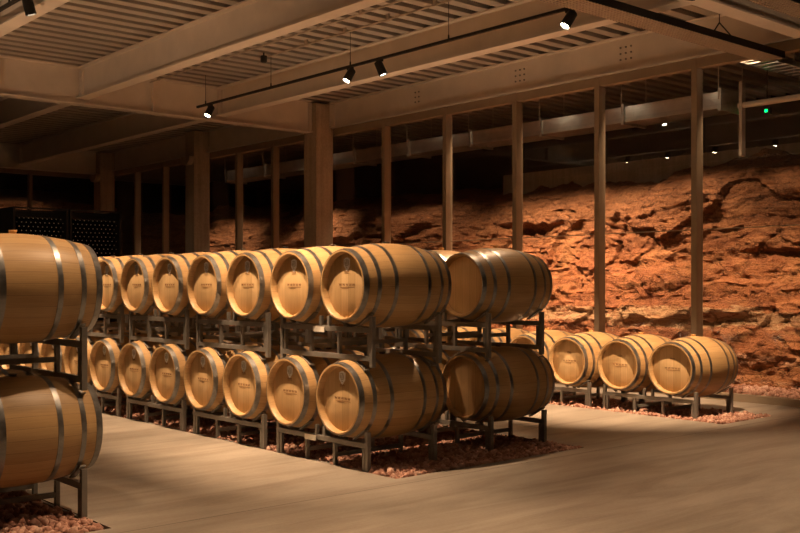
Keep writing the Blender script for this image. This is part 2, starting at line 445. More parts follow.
# ------------------------------------------------------------------ ceiling deck, beams, columns, walls
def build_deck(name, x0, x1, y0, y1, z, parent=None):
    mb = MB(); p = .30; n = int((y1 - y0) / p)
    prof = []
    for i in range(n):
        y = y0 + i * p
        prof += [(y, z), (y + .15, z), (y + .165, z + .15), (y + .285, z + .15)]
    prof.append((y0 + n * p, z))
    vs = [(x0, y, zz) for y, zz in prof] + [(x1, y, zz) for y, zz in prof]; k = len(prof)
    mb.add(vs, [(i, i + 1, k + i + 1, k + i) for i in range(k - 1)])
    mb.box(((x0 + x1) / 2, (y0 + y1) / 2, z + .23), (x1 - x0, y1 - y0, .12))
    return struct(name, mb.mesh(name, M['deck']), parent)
Z_DECK = Z_BEAM + H_BEAM
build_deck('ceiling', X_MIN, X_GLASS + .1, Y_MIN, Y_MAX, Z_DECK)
def ibeam(mb, a, b, z, h=H_BEAM, w=.20, tf=.022, tw=.014):
    a, b = Vector((*a, 0)), Vector((*b, 0))
    for zz, ww, hh in ((z + tf / 2, w, tf), (z + h - tf / 2, w, tf), (z + h / 2, tw, h - 2 * tf)):
        mb.bar(a + Vector((0, 0, zz)), b + Vector((0, 0, zz)), ww, hh)
def bolts(mb, c, axis, rows, cols, dx, dz, r=.013):
    cx, cy, cz = c
    for i in range(cols):
        for j in range(rows):
            u = (i - (cols - 1) / 2) * dx; v = (j - (rows - 1) / 2) * dz
            if axis == 'X': mb.lathe([(-.012, 0), (-.012, r), (.012, r), (.012, 0)], 6, 'X', 0, (cx, cy + u, cz + v))
            else: mb.lathe([(-.012, 0), (-.012, r), (.012, r), (.012, 0)], 6, 'Y', 0, (cx + u, cy, cz + v))
YJ = [Y_MIN] + list(CROSS_Y)
for bx in BEAM_X:
    for y0, y1 in zip(YJ[:-1], YJ[1:]):
        mb = MB(); ibeam(mb, (bx, y0 + .02), (bx, y1 - .02), Z_BEAM)
        bm_ = struct('ceiling_beam', mb.mesh('ceiling_beam', M['beam']))
        if y1 > 6:
            mb = MB()
            mb.box((bx, y1 - .07, Z_BEAM + .25), (.10, .10, .40)); bolts(mb, (bx - .055, y1 - .07, Z_BEAM + .25), 'X', 5, 1, .06, .075)
            obj('end_plate', mb.mesh('end_plate', M['beam']), bm_)
COLS = [0.6, 5.60, 15.62, 20.25, 25.15]
X_COL = X_GLASS - .23
for y0, y1 in ((Y_MIN, 5.60), (5.60, 15.62), (15.62, 25.15)):
    mb = MB(); ibeam(mb, (X_GLASS - .02, y0 + .21), (X_GLASS - .02, y1 - .21), Z_BEAM)
    wb = struct('ceiling_beam', mb.mesh('ceiling_beam', M['beam']))
    if y0 == 5.60:
        for yy in (13.0, 10.6, 8.6):
            mb = MB(); bolts(mb, (X_GLASS - .03, yy, Z_BEAM + .27), 'X', 3, 3 if yy < 12 else 2, .09, .085, .014)
            obj('bolt_group', mb.mesh('bolt_group', M['rack']), wb)
        mb = MB(); mb.box((X_GLASS - .06, y1 - .22, Z_BEAM + .25), (.12, .05, .42)); bolts(mb, (X_GLASS - .12, y1 - .23, Z_BEAM + .25), 'X', 5, 1, .06, .08)
        obj('end_plate', mb.mesh('end_plate', M['beam']), wb)
for i, cy in enumerate(CROSS_Y):
    mb = MB(); ibeam(mb, (X_MIN, cy), (X_COL - .21, cy), Z_CROSS, H_CROSS, .22)
    cb = struct('ceiling_beam', mb.mesh('ceiling_beam', M['beam']))
    if i == 1:
        mb = MB()
        for xx in (7.95, 5.4): mb.box((xx, cy - .055, Z_CROSS + .30), (.014, .09, .556))
        obj('stiffener', mb.mesh('stiffener', M['beam']), cb)
        mb = MB(); mb.box((X_COL - .23, cy, Z_CROSS + .30), (.06, .14, .52)); bolts(mb, (X_COL - .235, cy - .075, Z_CROSS + .30), 'Y', 6, 1, .06, .08)
        obj('end_plate', mb.mesh('end_plate', M['beam']), cb)
for cy in COLS:
    mb = MB(); mb.box((X_COL, cy, Z_DECK / 2 - .02), (.40, .40, Z_DECK - .04))
    col = struct('column', mb.mesh('column', M['column'], bevel=.012))
    if cy > 18:
        mb = MB(); mb.prism([(cy - .20, Z_CROSS - .02), (cy + .20, Z_CROSS - .02), (cy + .20, Z_CROSS - .10), (cy + .1, Z_CROSS - .20), (cy - .1, Z_CROSS - .20), (cy - .20, Z_CROSS - .10)], X_COL - .32, X_COL - .2)
        obj('corbel', mb.mesh('corbel', M['column']), col)

def wall(name, c, d):
    mb = MB(); mb.box(c, d); return struct(name, mb.mesh(name, M['wall']))
wall('wall_left', (X_MIN - .1, (Y_MIN + Y_MAX) / 2, 2.6), (.2, Y_MAX - Y_MIN, 5.2))
wall('wall_front', ((X_MIN + X_GLASS) / 2, Y_MIN - .1, 2.6), (X_GLASS - X_MIN, .2, 5.2))

# ------------------------------------------------------------------ glazed walls
GT = Z_BEAM - .004
def glazed_bay(n, a, b, axis):
    """one bay between positions a and b; the pane is the window, its frame members are children"""
    mb = MB()
    x = X_GLASS + .03
    if axis == 'Y':
        mb.add([(x, a, .08), (x, b, .08), (x, b, GT), (x, a, GT)], [(0, 1, 2, 3)])
    else:
        mb.add([(a, Y_MAX - .2, .08), (b, Y_MAX - .2, .08), (b, Y_MAX - .2, GT), (a, Y_MAX - .2, GT)], [(0, 1, 2, 3)])
    w = struct('window_%d' % n, mb.mesh('window_%d' % n, M['glass']))
    def part(nm, c, d):
        m2 = MB()
        if axis == 'X': c = (c[1], Y_MAX - .23 + (c[0] - X_GLASS), c[2]); d = (d[1], d[0], d[2])
        m2.box(c, d); obj(nm, m2.mesh(nm, M['mullion'], bevel=.004), w)
    part('mullion', (X_GLASS, a, GT / 2), (.15, .085, GT))
    part('sill', (X_GLASS, (a + b) / 2, .045), (.13, b - a - .085, .09))
    part('head_rail', (X_GLASS, (a + b) / 2, GT - .065), (.13, b - a - .085, .13))
    part('pane_joint', (X_GLASS + .03, (a + b) / 2, 2.22), (.012, b - a - .09, .012))
wn = 1
ms = [.85, 2.4, 3.95, 5.38]
for a, b in zip(ms[:-1], ms[1:]): glazed_bay(wn, a, b, 'Y'); wn += 1
ms = [5.84, 7.48, 9.08, 10.68, 12.27, 13.87, 15.40]
for a, b in zip(ms[:-1], ms[1:]): glazed_bay(wn, a, b, 'Y'); wn += 1
ms = [15.86, 17.45, 18.85, 20.03]
for a, b in zip(ms[:-1], ms[1:]): glazed_bay(wn, a, b, 'Y'); wn += 1
ms = [20.49, 22.2, 23.7, 24.93]
for a, b in zip(ms[:-1], ms[1:]): glazed_bay(wn, a, b, 'Y'); wn += 1
ms = [X_MIN + k * 1.58 for k in range(12)]
for a, b in zip(ms[:-1], ms[1:]): glazed_bay(wn, a, b, 'X'); wn += 1

# ------------------------------------------------------------------ rock face outside
def fbm(p, o=4): return noise.fractal(Vector(p), 1.0, 2.1, o, noise_basis='PERLIN_ORIGINAL')
def rock_x(y, z):
    """distance of the rock from the hall at height z"""
    zz = z + .10 * y * .3 + .22 * noise.noise(Vector((y * .45, z * .5, 3.1)))
    def beds(t, amp, k0, fy):
        i = math.floor(t); f = t - i
        lay = lambda k: amp * noise.noise(Vector((y * fy + k * 5.7, k * 3.3 + k0, 1.7)))
        q = 0 if f < .80 else (f - .80) / .20
        q = q * q * (3 - 2 * q)
        return lay(i) * (1 - q) + lay(i + 1) * q
    d = beds(zz * 2.3, .20, 0, .40) + beds(zz * 7.0 + .3, .06, 40, .8) + beds(zz * 17, .020, 80, 1.5)
    d += .42 * noise.noise(Vector((y * .28, z * .40, 9.0)))
    u = Vector((y * .75 + z * .55, z * 1.0 - y * .25, 2.0))
    u += Vector((.30 * noise.noise(u * 1.7), .30 * noise.noise(u * 1.9 + Vector((5, 5, 5))), 0))
    c2 = noise.cell_vector(u); d += .11 * (c2.y - .5) * 2
    c3 = noise.cell_vector(u * 2.7 + Vector((9, 3, 0))); d += .045 * (c3.x - .5) * 2
    d += .085 * fbm((y * 1.5, z * 2.6, 0), 5) + .045 * fbm((y * 6, z * 13, 5), 5)
    return 13.05 + .33 * z + d
def build_rock():
    ys = np.concatenate([np.arange(3.5, 15, .032), np.arange(15, 31.5, .10)])
    zt = lambda y: 3.35 + .35 * noise.noise(Vector((y * .4, 0, 7.7))) + .12 * noise.noise(Vector((y * 1.9, 2, 7.7)))
    nz = 120
    vs = []; 
    for y in ys:
        top = zt(y)
        for k in range(nz):
            z = -.05 + (top + .05) * k / (nz - 1)
            x = rock_x(y, z)
            rnd = max(0, (z - top + .5) / .5)
            x += .45 * rnd ** 2
            vs.append((x, y + .05 * noise.noise(Vector((y * 3, z * 5, 2))), z + .05 * noise.noise(Vector((y * 2.5, z * 4, 12)))))
        xt = vs[-1][0]
        for k in range(1, 9):
            x = xt + k * .30
            vs.append((x, y, top + .05 + .10 * k ** .5 + .16 * fbm((x * 1.5, y * 1.5, 3), 4)))
    m = nz + 8
    fs = [(i * m + k, i * m + k + 1, (i + 1) * m + k + 1, (i + 1) * m + k) for i in range(len(ys) - 1) for k in range(m - 1)]
    # the bank behind the far glazed wall: same stone turning the corner
    me = bpy.data.meshes.new('rock_face'); me.from_pydata(vs, [], fs); me.materials.append(M['rock'])
    me.polygons.foreach_set('use_smooth', [True] * len(me.polygons)); me.set_sharp_from_angle(angle=math.radians(40)); me.update()
    o = obj('rock_face', me); tag(o, 'red and ochre layered rock face lit behind the glass wall', 'rock'); return o
build_rock()
def build_rock_far():
    xs = np.arange(X_MIN, 13.6, .10); nz = 50; vs = []
    for x in xs:
        top = 3.8 + .3 * noise.noise(Vector((x * .4, 5, 7.7)))
        for k in range(nz):
            z = -.05 + (top + .05) * k / (nz - 1)
            y = Y_MAX + 1.2 + (rock_x(x + 40, z) - 13.05) * 1.1
            vs.append((x, y, z))
        for k in range(1, 6): vs.append((x, vs[-1][1] + .4, top + .1 * k))
    m = nz + 5
    fs = [(i * m + k, i * m + k + 1, (i + 1) * m + k + 1, (i + 1) * m + k) for i in range(len(xs) - 1) for k in range(m - 1)]
    me = bpy.data.meshes.new('rock_face'); me.from_pydata(vs, [], fs); me.materials.append(M['rock']); me.update()
    o = obj('rock_face', me); tag(o, 'dim reddish rock bank beyond the dark glazing behind the bottle cages', 'rock')
build_rock_far()
# ground outside, rubble strip, retaining wall and corridor roof
mb = MB(); mb.add([(X_GLASS + .1, Y_MIN, -.02), (17.8, Y_MIN, -.02), (17.8, 32.3, -.02), (X_GLASS + .1, 32.3, -.02)], [(0, 1, 2, 3)])
mb.add([(X_MIN, Y_MAX, -.02), (X_GLASS + .1, Y_MAX, -.02), (X_GLASS + .1, 31.5, -.02), (X_MIN, 31.5, -.02)], [(0, 1, 2, 3)])
struct('ground', mb.mesh('ground', M['pit']))
n = 5200
ry = 4.2 + 11 * rng.uniform(0, 1, n) ** 1.3
me = stones_mesh('rubble', np.column_stack([X_GLASS + .35 + 1.2 * rng.uniform(0, 1, n) ** .8, ry, rng.uniform(-.02, .05, n)]), rng.uniform(.015, .06, n), M['gravel'])
tag(obj('gravel', me), 'broken red stones along the foot of the rock face outside the glass', 'gravel', None, 'stuff')
mb = MB(); mb.box((17.9, 14, 2.6), (.2, 36, 5.4)); struct('wall_right', mb.mesh('wall_right', M['dark']))
mb = MB(); mb.box((5.5, 32.4, 2.6), (25, .2, 5.4)); struct('wall_back', mb.mesh('wall_back', M['dark']))
mb = MB(); mb.box((14.8, 3.0, 2.6), (6, .2, 5.4)); struct('wall_end', mb.mesh('wall_end', M['dark']))
build_deck('ceiling_outside', X_GLASS + .1, 17.8, Y_MIN, 32.3, Z_DECK + .05)

# ------------------------------------------------------------------ wine barrel
BL = .475
prof_r = lambda x: .35 - .062 * (x / BL) ** 2
BR = .35
def build_barrel():
    root = thing('wine_barrel', 'x', 'barrel')
    mb = MB(); P = [(-.41, 0), (-.41, .258), (-.466, .264), (-.475, .272), (-.475, .284)]
    P += [(x, prof_r(x)) for x in np.linspace(-.472, .472, 27)]
    P += [(.475, .284), (.475, .272), (.466, .264), (.41, .258), (.41, 0)]
    mb.lathe(P, 72, 'X', 0, (0, 0, BR)); obj('stave_body', mb.mesh('stave_body', M['stave'], True), root)
    for s in (-1, 1):
        mb = MB(); mb.lathe([(s * .421, 0), (s * .421, .256), (s * .418, .260), (s * .411, .260)], 56, 'X', 0, (0, 0, BR))
        h = obj('barrel_head', mb.mesh('barrel_head', M['head'], True), root)
        if s < 0:
            X = -.421
            c = MB(); zc = BR + .172
            sh = [(-.033, .036), (-.022, .036), (-.012, .044), (.012, .044), (.022, .036), (.033, .036), (.033, -.012), (.018, -.028), (0, -.048), (-.018, -.028), (-.033, -.012)]
            c.prism([(y * 1.25, z * 1.25 + zc) for y, z in sh], X - .0015, X + .002)
            for yy, zz, w, hh in ((0, .012, .010, .034), (-.016, .006, .006, .026), (.016, .006, .006, .026), (0, -.012, .040, .006), (0, .034, .03, .006), (0, -.030, .012, .006)):
                c.box((X - .002, yy, zc + zz), (.002, w, hh), None, 1)
            for sy in (-1, 1): c.box((X - .002, sy * .024, zc + .014), (.002, .004, .04), None, 1)
            obj('crest', c.mesh('crest', [M['crest'], M['crestdark']]), h)
            t = MB()
            for k in range(5):                       # small script word below the crest
                y = -.026 + k * .013; t.bar((X - .0008, y - .006, BR + .106), (X - .0008, y + .001, BR + .118 + .006 * (k % 2)), .002, .003); t.bar((X - .0008, y + .001, BR + .118), (X - .0008, y + .006, BR + .107), .002, .003)
            t.box((X - .0008, 0, BR + .099), (.002, .062, .003))
            for k, wd in enumerate((-.088, -.045, -.002, .041, .084)):   # branded word across the head
                z0, z1 = BR - .004, BR + .016
                for a, b in ((-.015, -.008), (-.008, 0), (0, .008), (.008, .015)):
                    up = (a == -.015 or a == 0)
                    t.bar((X - .0008, wd + a, z1 if up else z0), (X - .0008, wd + b, z0 if up else z1), .002, .0038)
            t.box((X - .0008, -.01, BR - .016), (.002, .19, .0032)); t.box((X - .0008, .02, BR - .026), (.002, .09, .0025))
            obj('lettering', t.mesh('lettering', M['print']), h)
    for xc, w in ((-.4515, .045), (-.338, .036), (-.178, .036), (.178, .036), (.338, .036), (.4515, .045)):
        x0, x1 = xc - w / 2, xc + w / 2; q = .0022
        mb = MB(); mb.lathe([(x0, prof_r(x0) - .002), (x0, prof_r(x0) + q), (xc, prof_r(xc) + q), (x1, prof_r(x1) + q), (x1, prof_r(x1) - .002)], 72, 'X', 0, (0, 0, BR))
        a = math.radians(78)
        for da in (-.03, .03): mb.lathe([(0, .0001), (0, .005), (.004, .004), (.005, 0)], 8, 'Z', 0, (xc, 0, BR + prof_r(xc) + q))
        obj('hoop', mb.mesh('hoop', M['hoop'], True), root)
    mb = MB(); mb.lathe([(-.02, 0), (-.02, .022), (.010, .023), (.014, .027), (.022, .026), (.024, 0)], 20, 'Z', 0, (0, 0, 2 * BR))
    obj('bung', mb.mesh('bung', M['bung'], True), root)
    return root
proto = build_barrel()
dark_bung = MB(); dark_bung.lathe([(-.02, 0), (-.02, .022), (.006, .024), (.010, .028), (.015, .026), (.016, 0)], 20, 'Z', 0, (0, 0, 2 * BR))
dark_bung = dark_bung.mesh('bung', M['bungk'], True)

# ------------------------------------------------------------------ barrel rack
RX, RY = .36, .645
def build_rack(name, foot_dy, feet, label):
    root = thing('barrel_rack', label, 'rack')
    def p(nm, mb, bev=.003): return obj(nm, mb.mesh(nm, M['rack'], bevel=bev), root)
    for sx in (-1, 1):
        x = sx * RX
        mb = MB(); mb.box((x, 0, .294), (.036, 2 * RY - .05, .042)); p('top_rail', mb)
        mb = MB(); mb.box((x, 0, .070), (.036, 2 * RY - .05, .042)); p('bottom_rail', mb)
        for sy in (-1, 1):
            mb = MB(); mb.box((x, sy * (RY - .02), .2025), (.038, .038, .405)); p('corner_post', mb)
            mb = MB(); mb.box((x - sx * .0, sy * .197, .180), (.032, .032, .182)); p('inner_post', mb)
            mb = MB(); mb.box((x - sx * .0, sy * (RY - .062), .180), (.030, .030, .182)); p('end_post', mb)
            mb = MB(); mb.box((x, sy * .055, .355), (.030, .030, .085)); p('stub', mb)
            yb = sy * PITCH / 2; zb = .654; R = prof_r(RX) + .007
            for s2 in (-1, 1):
                ph = math.radians(30) * s2
                t = Vector((x, yb + R * math.sin(ph), zb - R * math.cos(ph))); d = Vector((0, math.cos(ph), math.sin(ph)))
                mb = MB(); mb.bar(t - d * .097, t + d * .097, .04, .010); p('cradle_bar', mb, 0)
            if feet:
                zc = .654 - .923; R2 = prof_r(RX) + .009; mb = MB()
                angs = [math.radians(a) for a in range(-42, 43, 7)]
                pts = [(yb + foot_dy + R2 * math.sin(a), zc + R2 * math.cos(a)) for a in angs]
                e0, e1 = pts[0], pts[-1]
                pts = [(e0[0] - .035, e0[1] + .012)] + pts + [(e1[0] + .035, e1[1] + .012)]
                for (ya, za), (yb2, zb2) in zip(pts[:-1], pts[1:]): mb.bar((x, ya, za), (x, yb2, zb2), .035, .008)
                p('foot_bar', mb, 0)
    for sy in (-1, 1):
        mb = MB(); mb.box((0, sy * .197, .175), (2 * RX - .03, .030, .036)); p('side_bar', mb)
    return root
UP_DX, UP_DY = .008, -.05
rackL = build_rack('lower', 0, False, 'x'); rackU = build_rack('upper', 0, True, 'x'); rackU1 = build_rack('upper', -UP_DY, True, 'x')
for r in (proto, rackL, rackU, rackU1): r['proto'] = 1
first_used = {}
def place(root, loc, rz, label, group=None, skip=()):
    return dup(root, loc, rz, label, group, skip)

ORD = ['first', 'second', 'third', 'fourth', 'fifth', 'sixth', 'seventh', 'eighth', 'ninth', 'tenth', 'eleventh', 'twelfth']
def nth(i, n): return 'at its right end' if i == 0 else ORD[i] + ' from its right end'
Z_RU, Z_RL = ZU - .654, ZL - .654

def barrel(x, y, z, rz, label, group, dark=False, skip=()):
    b = place(proto, (x, y, z - BR), rz, label, group, skip)
    if dark:
        for ch in b.children:
            if ch.name.startswith('bung'): ch.data = dark_bung
    return b
def white_tag(rack, y):
    mb = MB(); mb.box((-RX - .026, y, .285), (.006, .16, .045)); o = obj('tag', mb.mesh('tag', M['tag']), rack); o['label'] = 'small white tag on the front rail'

# front row of the long stack (heads with crest towards the aisle)
N1 = 12
for i in range(N1):
    y = Y1 + i * PITCH
    where = 'right end' if i == 0 else ORD[i] + ' from right end'
    barrel(ROWC[1] + UP_DX, y + UP_DY, ZU, 0, 'oak barrel with crested head, upper tier of front row, ' + where, 'barrels in the upper tier of the front row', dark=True)
    barrel(ROWC[1], y, ZL, 0, 'oak barrel with crested head, lower tier of front row, ' + where, 'barrels in the lower tier of the front row', dark=True)
for k in range(N1 // 2):
    y = Y1 + PITCH / 2 + k * 2 * PITCH
    pos = 'at the right end' if k == 0 else ORD[k] + ' from the right end'
    ru = place(rackU1, (ROWC[1] + UP_DX, y + UP_DY, Z_RU), 0, 'grey steel rack under upper barrels of front row, ' + pos, 'upper racks of the front row')
    rl = place(rackL, (ROWC[1], y, Z_RL), 0, 'grey steel rack standing in gravel under front row, ' + pos, 'floor racks of the front row')
    if k == 0: white_tag(ru, .06); white_tag(rl, .12)
# second row behind it, blank heads towards us
for i in range(N1):
    y = Y1 + .04 + i * PITCH
    where = 'right end' if i == 0 else ORD[i] + ' from right end'
    barrel(ROWC[2], y + .03, ZU, PI, 'oak barrel with blank head, upper tier of second row, ' + where, 'barrels in the upper tier of the second row')
    barrel(ROWC[2], y, ZL, PI, 'oak barrel with blank head, lower tier of second row, ' + where, 'barrels in the lower tier of the second row', dark=True)
for k in range(N1 // 2):
    y = Y1 + .04 + PITCH / 2 + k * 2 * PITCH
    pos = 'at the right end' if k == 0 else ORD[k] + ' from the right end'
    place(rackU, (ROWC[2], y + .03, Z_RU), 0, 'dark grey steel rack under upper barrels of second row, ' + pos, 'upper racks of the second row')
    place(rackL, (ROWC[2], y, Z_RL), 0, 'dark grey steel rack standing in gravel under second row, ' + pos, 'floor racks of the second row')
# single tier by the glass
N3 = 8; Y3 = 6.53
y3 = lambda i: Y3 + (i // 2) * 1.485 + (i % 2) * .722
for i in range(N3):
    where = 'at the right end' if i == 0 else ORD[i] + ' from the right end'
    barrel(ROWC[3], y3(i), ZL - .017, 0, 'oak barrel with pale head in single row by glass wall, ' + where, 'barrels in the single row by the glass', skip=('crest',))
for k in range(N3 // 2):
    pos = 'at the right end' if k == 0 else ORD[k] + ' from the right end'
    place(rackL, (ROWC[3], y3(2 * k) + .361, Z_RL - .017), 0, 'grey steel rack in gravel under single row by glass wall, ' + pos, 'floor racks by the glass')
# stack at the left edge
for i in range(2):
    y = Y1 - .02 + i * PITCH
    nm = ('nearest to the viewer', 'just behind the nearest')[i]
    barrel(ROWC[0], y, ZU - .018, PI, 'oak barrel side-on at left edge, upper tier, ' + nm, 'barrels of the left stack')
    barrel(ROWC[0], y, ZL - .004, PI, 'oak barrel side-on at left edge, lower tier, ' + nm, 'barrels of the left stack', dark=True)
y = Y1 - .02 + PITCH / 2
place(rackU, (ROWC[0], y, Z_RU - .018), 0, 'dark steel rack between the two tiers of the left edge stack')
place(rackL, (ROWC[0], y, Z_RL - .004), 0, 'dark steel rack standing in gravel under the left edge stack')
def drop(root):
    for ch in list(root.children):
        for g in list(ch.children): bpy.data.objects.remove(g)
        bpy.data.objects.remove(ch)
    bpy.data.objects.remove(root)
for r in (proto, rackL, rackU, rackU1): drop(r)
for o in bpy.data.objects:
    if 'proto' in o: del o['proto']

# ------------------------------------------------------------------ bottle cages at the back
BY = 18.1
def cage(x0, z0, label):
    W, D, H = 1.02, .75, .96
    root = thing('bottle_cage', label, 'cage', (x0 + W / 2, BY + D / 2, z0), 0, 'steel bottle cages stacked at the back')
    for sx in (-1, 1):
        for sy in (-1, 1):
            mb = MB(); mb.box((sx * (W / 2 - .02), sy * (D / 2 - .02), H / 2), (.04, .04, H)); obj('post', mb.mesh('post', M['cage']), root)
    mb = MB(); mb.box((0, 0, .015), (W, D, .03)); obj('base', mb.mesh('base', M['cage']), root)
    mb = MB(); mb.box((0, D / 2 - .01, H / 2), (W - .08, .012, H - .06)); obj('back_panel', mb.mesh('back_panel', M['cage']), root)
    for s in (-1, 1):
        mb = MB(); mb.box((s * (W / 2 - .008), 0, H / 2), (.012, D - .08, H - .06)); obj('side_panel', mb.mesh('side_panel', M['cage']), root)
    mb = MB()
    for s in (-1, 1): mb.box((0, s * (D / 2 - .02), H - .015), (W - .08, .03, .03)); mb.box((s * (W / 2 - .02), 0, H - .015), (.03, D - .08, .03))
    obj('top_frame', mb.mesh('top_frame', M['cage']), root)
    return root
mb = MB(); mb.lathe([(-.145, 0), (-.145, .0085), (-.140, .0095)], 10, 'Y', 1); mb.lathe([(-.140, .0130), (-.06, .016), (-.02, .040), (.14, .040), (.145, .036), (.13, 0)], 14, 'Y', 0)
bme = mb.mesh('wine_bottle', [M['bottle'], M['foil']], True)
for ci, (x0, nm) in enumerate(((7.58, 'right'), (6.53, 'left'))):
    for zt, tn in ((0, 'bottom'), (.965, 'middle'), (1.93, 'top')):
        if zt == 0:
            pass
        cage(x0, zt, 'dark steel cage, %s of its stack, %s of two stacks of bottles at back' % (tn, nm))
    for r in range(10):
        for c in range(11 - (r % 2)):
            o = obj('wine_bottle', bme, None, (x0 + .088 + (r % 2) * .0425 + c * .085, BY + .20, 1.93 + .085 + r * .0755))
            tag(o, 'dark wine bottle lying neck-out in the top cage, %s of two stacks at back' % nm, 'bottle', 'bottles in the %s top cage' % nm)

# ------------------------------------------------------------------ tracks and spotlights
def light_track(x, y0, y1, z, label):
    root = thing('light_track', label, 'track', (x, (y0 + y1) / 2, z))
    L = (y1 - y0) / 2
    mb = MB(); mb.box((0, 0, 0), (.036, 2 * L, .034)); mb.box((0, L + .01, 0), (.04, .02, .038)); obj('rail', mb.mesh('rail', M['black']), root)
    k = int(2 * L / 1.95)
    for i in range(k + 1):
        yy = L - .25 - i * 1.95
        if yy < -L: break
        mb = MB(); mb.rod([(0, yy, .015), (0, yy, Z_DECK - z)], .004, 6); mb.lathe([(.0, 0), (.0, .012), (.05, .010), (.06, 0)], 8, 'Z', 0, (0, yy, .015)); obj('suspension_wire', mb.mesh('suspension_wire', M['black']), root)
    return root
WARM = (1.0, .65, .38)
adapter = MB(); adapter.box((0, 0, -.03), (.03, .12, .028)); adapter.rod([(0, 0, -.04), (0, 0, -.085)], .009, 8); adapter = adapter.mesh('adapter', M['black'])
body = MB(); body.lathe([(.065, 0), (.065, .048), (.055, .055), (-.11, .058), (-.128, .058), (-.128, .052), (-.105, .046)], 24, 'Z'); body = body.mesh('lamp_body', M['black'], True)
lens = MB(); lens.lathe([(-.112, 0), (-.112, .047), (-.104, .047)], 24, 'Z'); lens = lens.mesh('lens', M['lamp'])
def spot(x, y, z, target, power, angle, label, blend=.8, group='spotlights on the ceiling tracks', color=WARM):
    root = thing('track_spotlight', label, 'spotlight', (x, y, z), 0, group)
    obj('adapter', adapter, root)
    piv = Vector((0, 0, -.10)); d = (Vector(target) - (Vector((x, y, z)) + piv)).normalized()
    q = d.to_track_quat('-Z', 'Y')
    b = obj('lamp_body', body, root, piv); b.rotation_mode = 'QUATERNION'; b.rotation_quaternion = q
    obj('lens', lens, b)
    l = bpy.data.lights.new('spot_beam', 'SPOT'); l.energy = power; l.spot_size = math.radians(angle); l.spot_blend = blend; l.shadow_soft_size = .03; l.color = color
    lo = bpy.data.objects.new('spot_beam', l); C.objects.link(lo); lo.parent = root
    lo.location = piv + d * .135; lo.rotation_mode = 'QUATERNION'; lo.rotation_quaternion = q
    return root
ZT = Z_BEAM
XA, XB = 3.98, 8.5
light_track(XA, 3.0, 15.3, ZT + .09, 'black lighting track with hanging wires over the aisle at upper left')
light_track(XB, 2.5, 15.0, ZT, 'long black lighting track on thin wires above the stacked rows')
P = 700
ZA = ZT + .09
for yy, lb in ((6.7, 'black spotlight over the right end of the aisle, out of view'), (7.6, 'black spotlight over the aisle, second from its right end, out of view'), (8.9, 'black spotlight over the aisle, third from its right end, out of view'),
               (10.6, 'lit black spotlight at the top left corner of the ceiling'), (12.0, 'black spotlight over the aisle just beyond the corner one'), (13.2, 'black spotlight near the far end of the aisle track'), (14.3, 'black spotlight second from the far end of the aisle track')):
    spot(XA, yy, ZA, (4.98, yy, .95), P * 1.05, 48, lb)
spot(XA, 15.0, ZA, (7.2, 18.1, 2.3), 90, 50, 'added unseen spotlight at the far end of the aisle track turned to the bottles')  # unseen lamp added so the bottle caps show
spot(XA, 5.6, ZA, (2.3, 6.4, 1.4), P * .3, 48, 'black spotlight over the aisle turned towards the left edge stack')
# over the second aisle
spot(XB, 7.0, ZT, (6.7, 7.6, 1.5), P * .8, 55, 'lit spotlight near the cable tray at the right of the track')
spot(XB, 10.85, ZT, (6.6, 11.1, 1.2), P, 60, 'lit spotlight in mid-track, beside an unlit-looking turned one')
spot(XB, 10.22, ZT, (9.7, 9.0, .4), P * 1.9, 60, 'black spotlight in mid-track turned away towards the glass')
spot(XB, 14.6, ZT, (6.6, 14.3, 1.0), P * .8, 60, 'lit spotlight at the far left end of the long track')
spot(XB, 5.5, ZT, (9.75, 7.2, .5), P * 2.1, 50, 'black spotlight above the cable tray turned to the single row')
# unseen fill spots added over the open floor and around the viewer
spot(XB, 3.0, ZT, (8.2, 3.4, 0), P * .7, 70, 'added black spotlight over the open floor at right, out of view')
spot(XA, 3.2, ZA, (4.2, 3.2, 0), P * .7, 70, 'added black spotlight over the open floor, out of view')
XC = -.5
light_track(XC, -2.5, 15.0, ZT, 'added lighting track left of the viewer, out of view')  # track added out of view to carry fill spots
for yy, nm, tg in ((-1.0, 'behind the viewer', (-1.2, -1.2, 0)), (2.4, 'beside the viewer', (-1.0, 2.2, 0)), (9.5, 'beyond the left edge stack', (-.6, 9.4, 0))):
    spot(XC, yy, ZT, tg, P * .8, 75, 'added black spotlight %s, out of view' % nm)
spot(XA, 4.5, ZA, (3.5, 5.0, 0), P * .5, 55, 'added black spotlight over the floor at the near end of the aisle, out of view')  # added to lift the floor of the near aisle
light_track(2.2, 4.5, 9.0, ZT, 'added short lighting track straight above the left edge stack, out of view')
spot(2.2, 5.95, ZT, (2.3, 6.6, 1.0), P * .2, 50, 'added black spotlight straight above the left edge stack, out of view')  # unseen track and spot added to brighten the near barrels
# added floor uplighters that brighten the roof, none of them visible
def fill_uplight(x, y, target, power, label, ang=70):
    root = thing('added_uplight', label, 'fill_uplight', (x, y, 0))
    mb = MB(); mb.box((0, 0, .02), (.30, .24, .04)); mb.box((0, .13, .14), (.26, .012, .22)); obj('stand', mb.mesh('stand', M['black']), root)
    piv = Vector((0, 0, .2)); d = (Vector(target) - Vector((x, y, .2))).normalized(); q = d.to_track_quat('-Z', 'Y')
    b = obj('lamp_body', body, root, piv); b.rotation_mode = 'QUATERNION'; b.rotation_quaternion = q
    obj('lens', lens, b)
    l = bpy.data.lights.new('spot_beam', 'SPOT'); l.energy = power; l.spot_size = math.radians(ang); l.spot_blend = .9; l.shadow_soft_size = .05; l.color = WARM
    lo = bpy.data.objects.new('spot_beam', l); C.objects.link(lo); lo.parent = root; lo.location = piv + d * .135; lo.rotation_mode = 'QUATERNION'; lo.rotation_quaternion = q
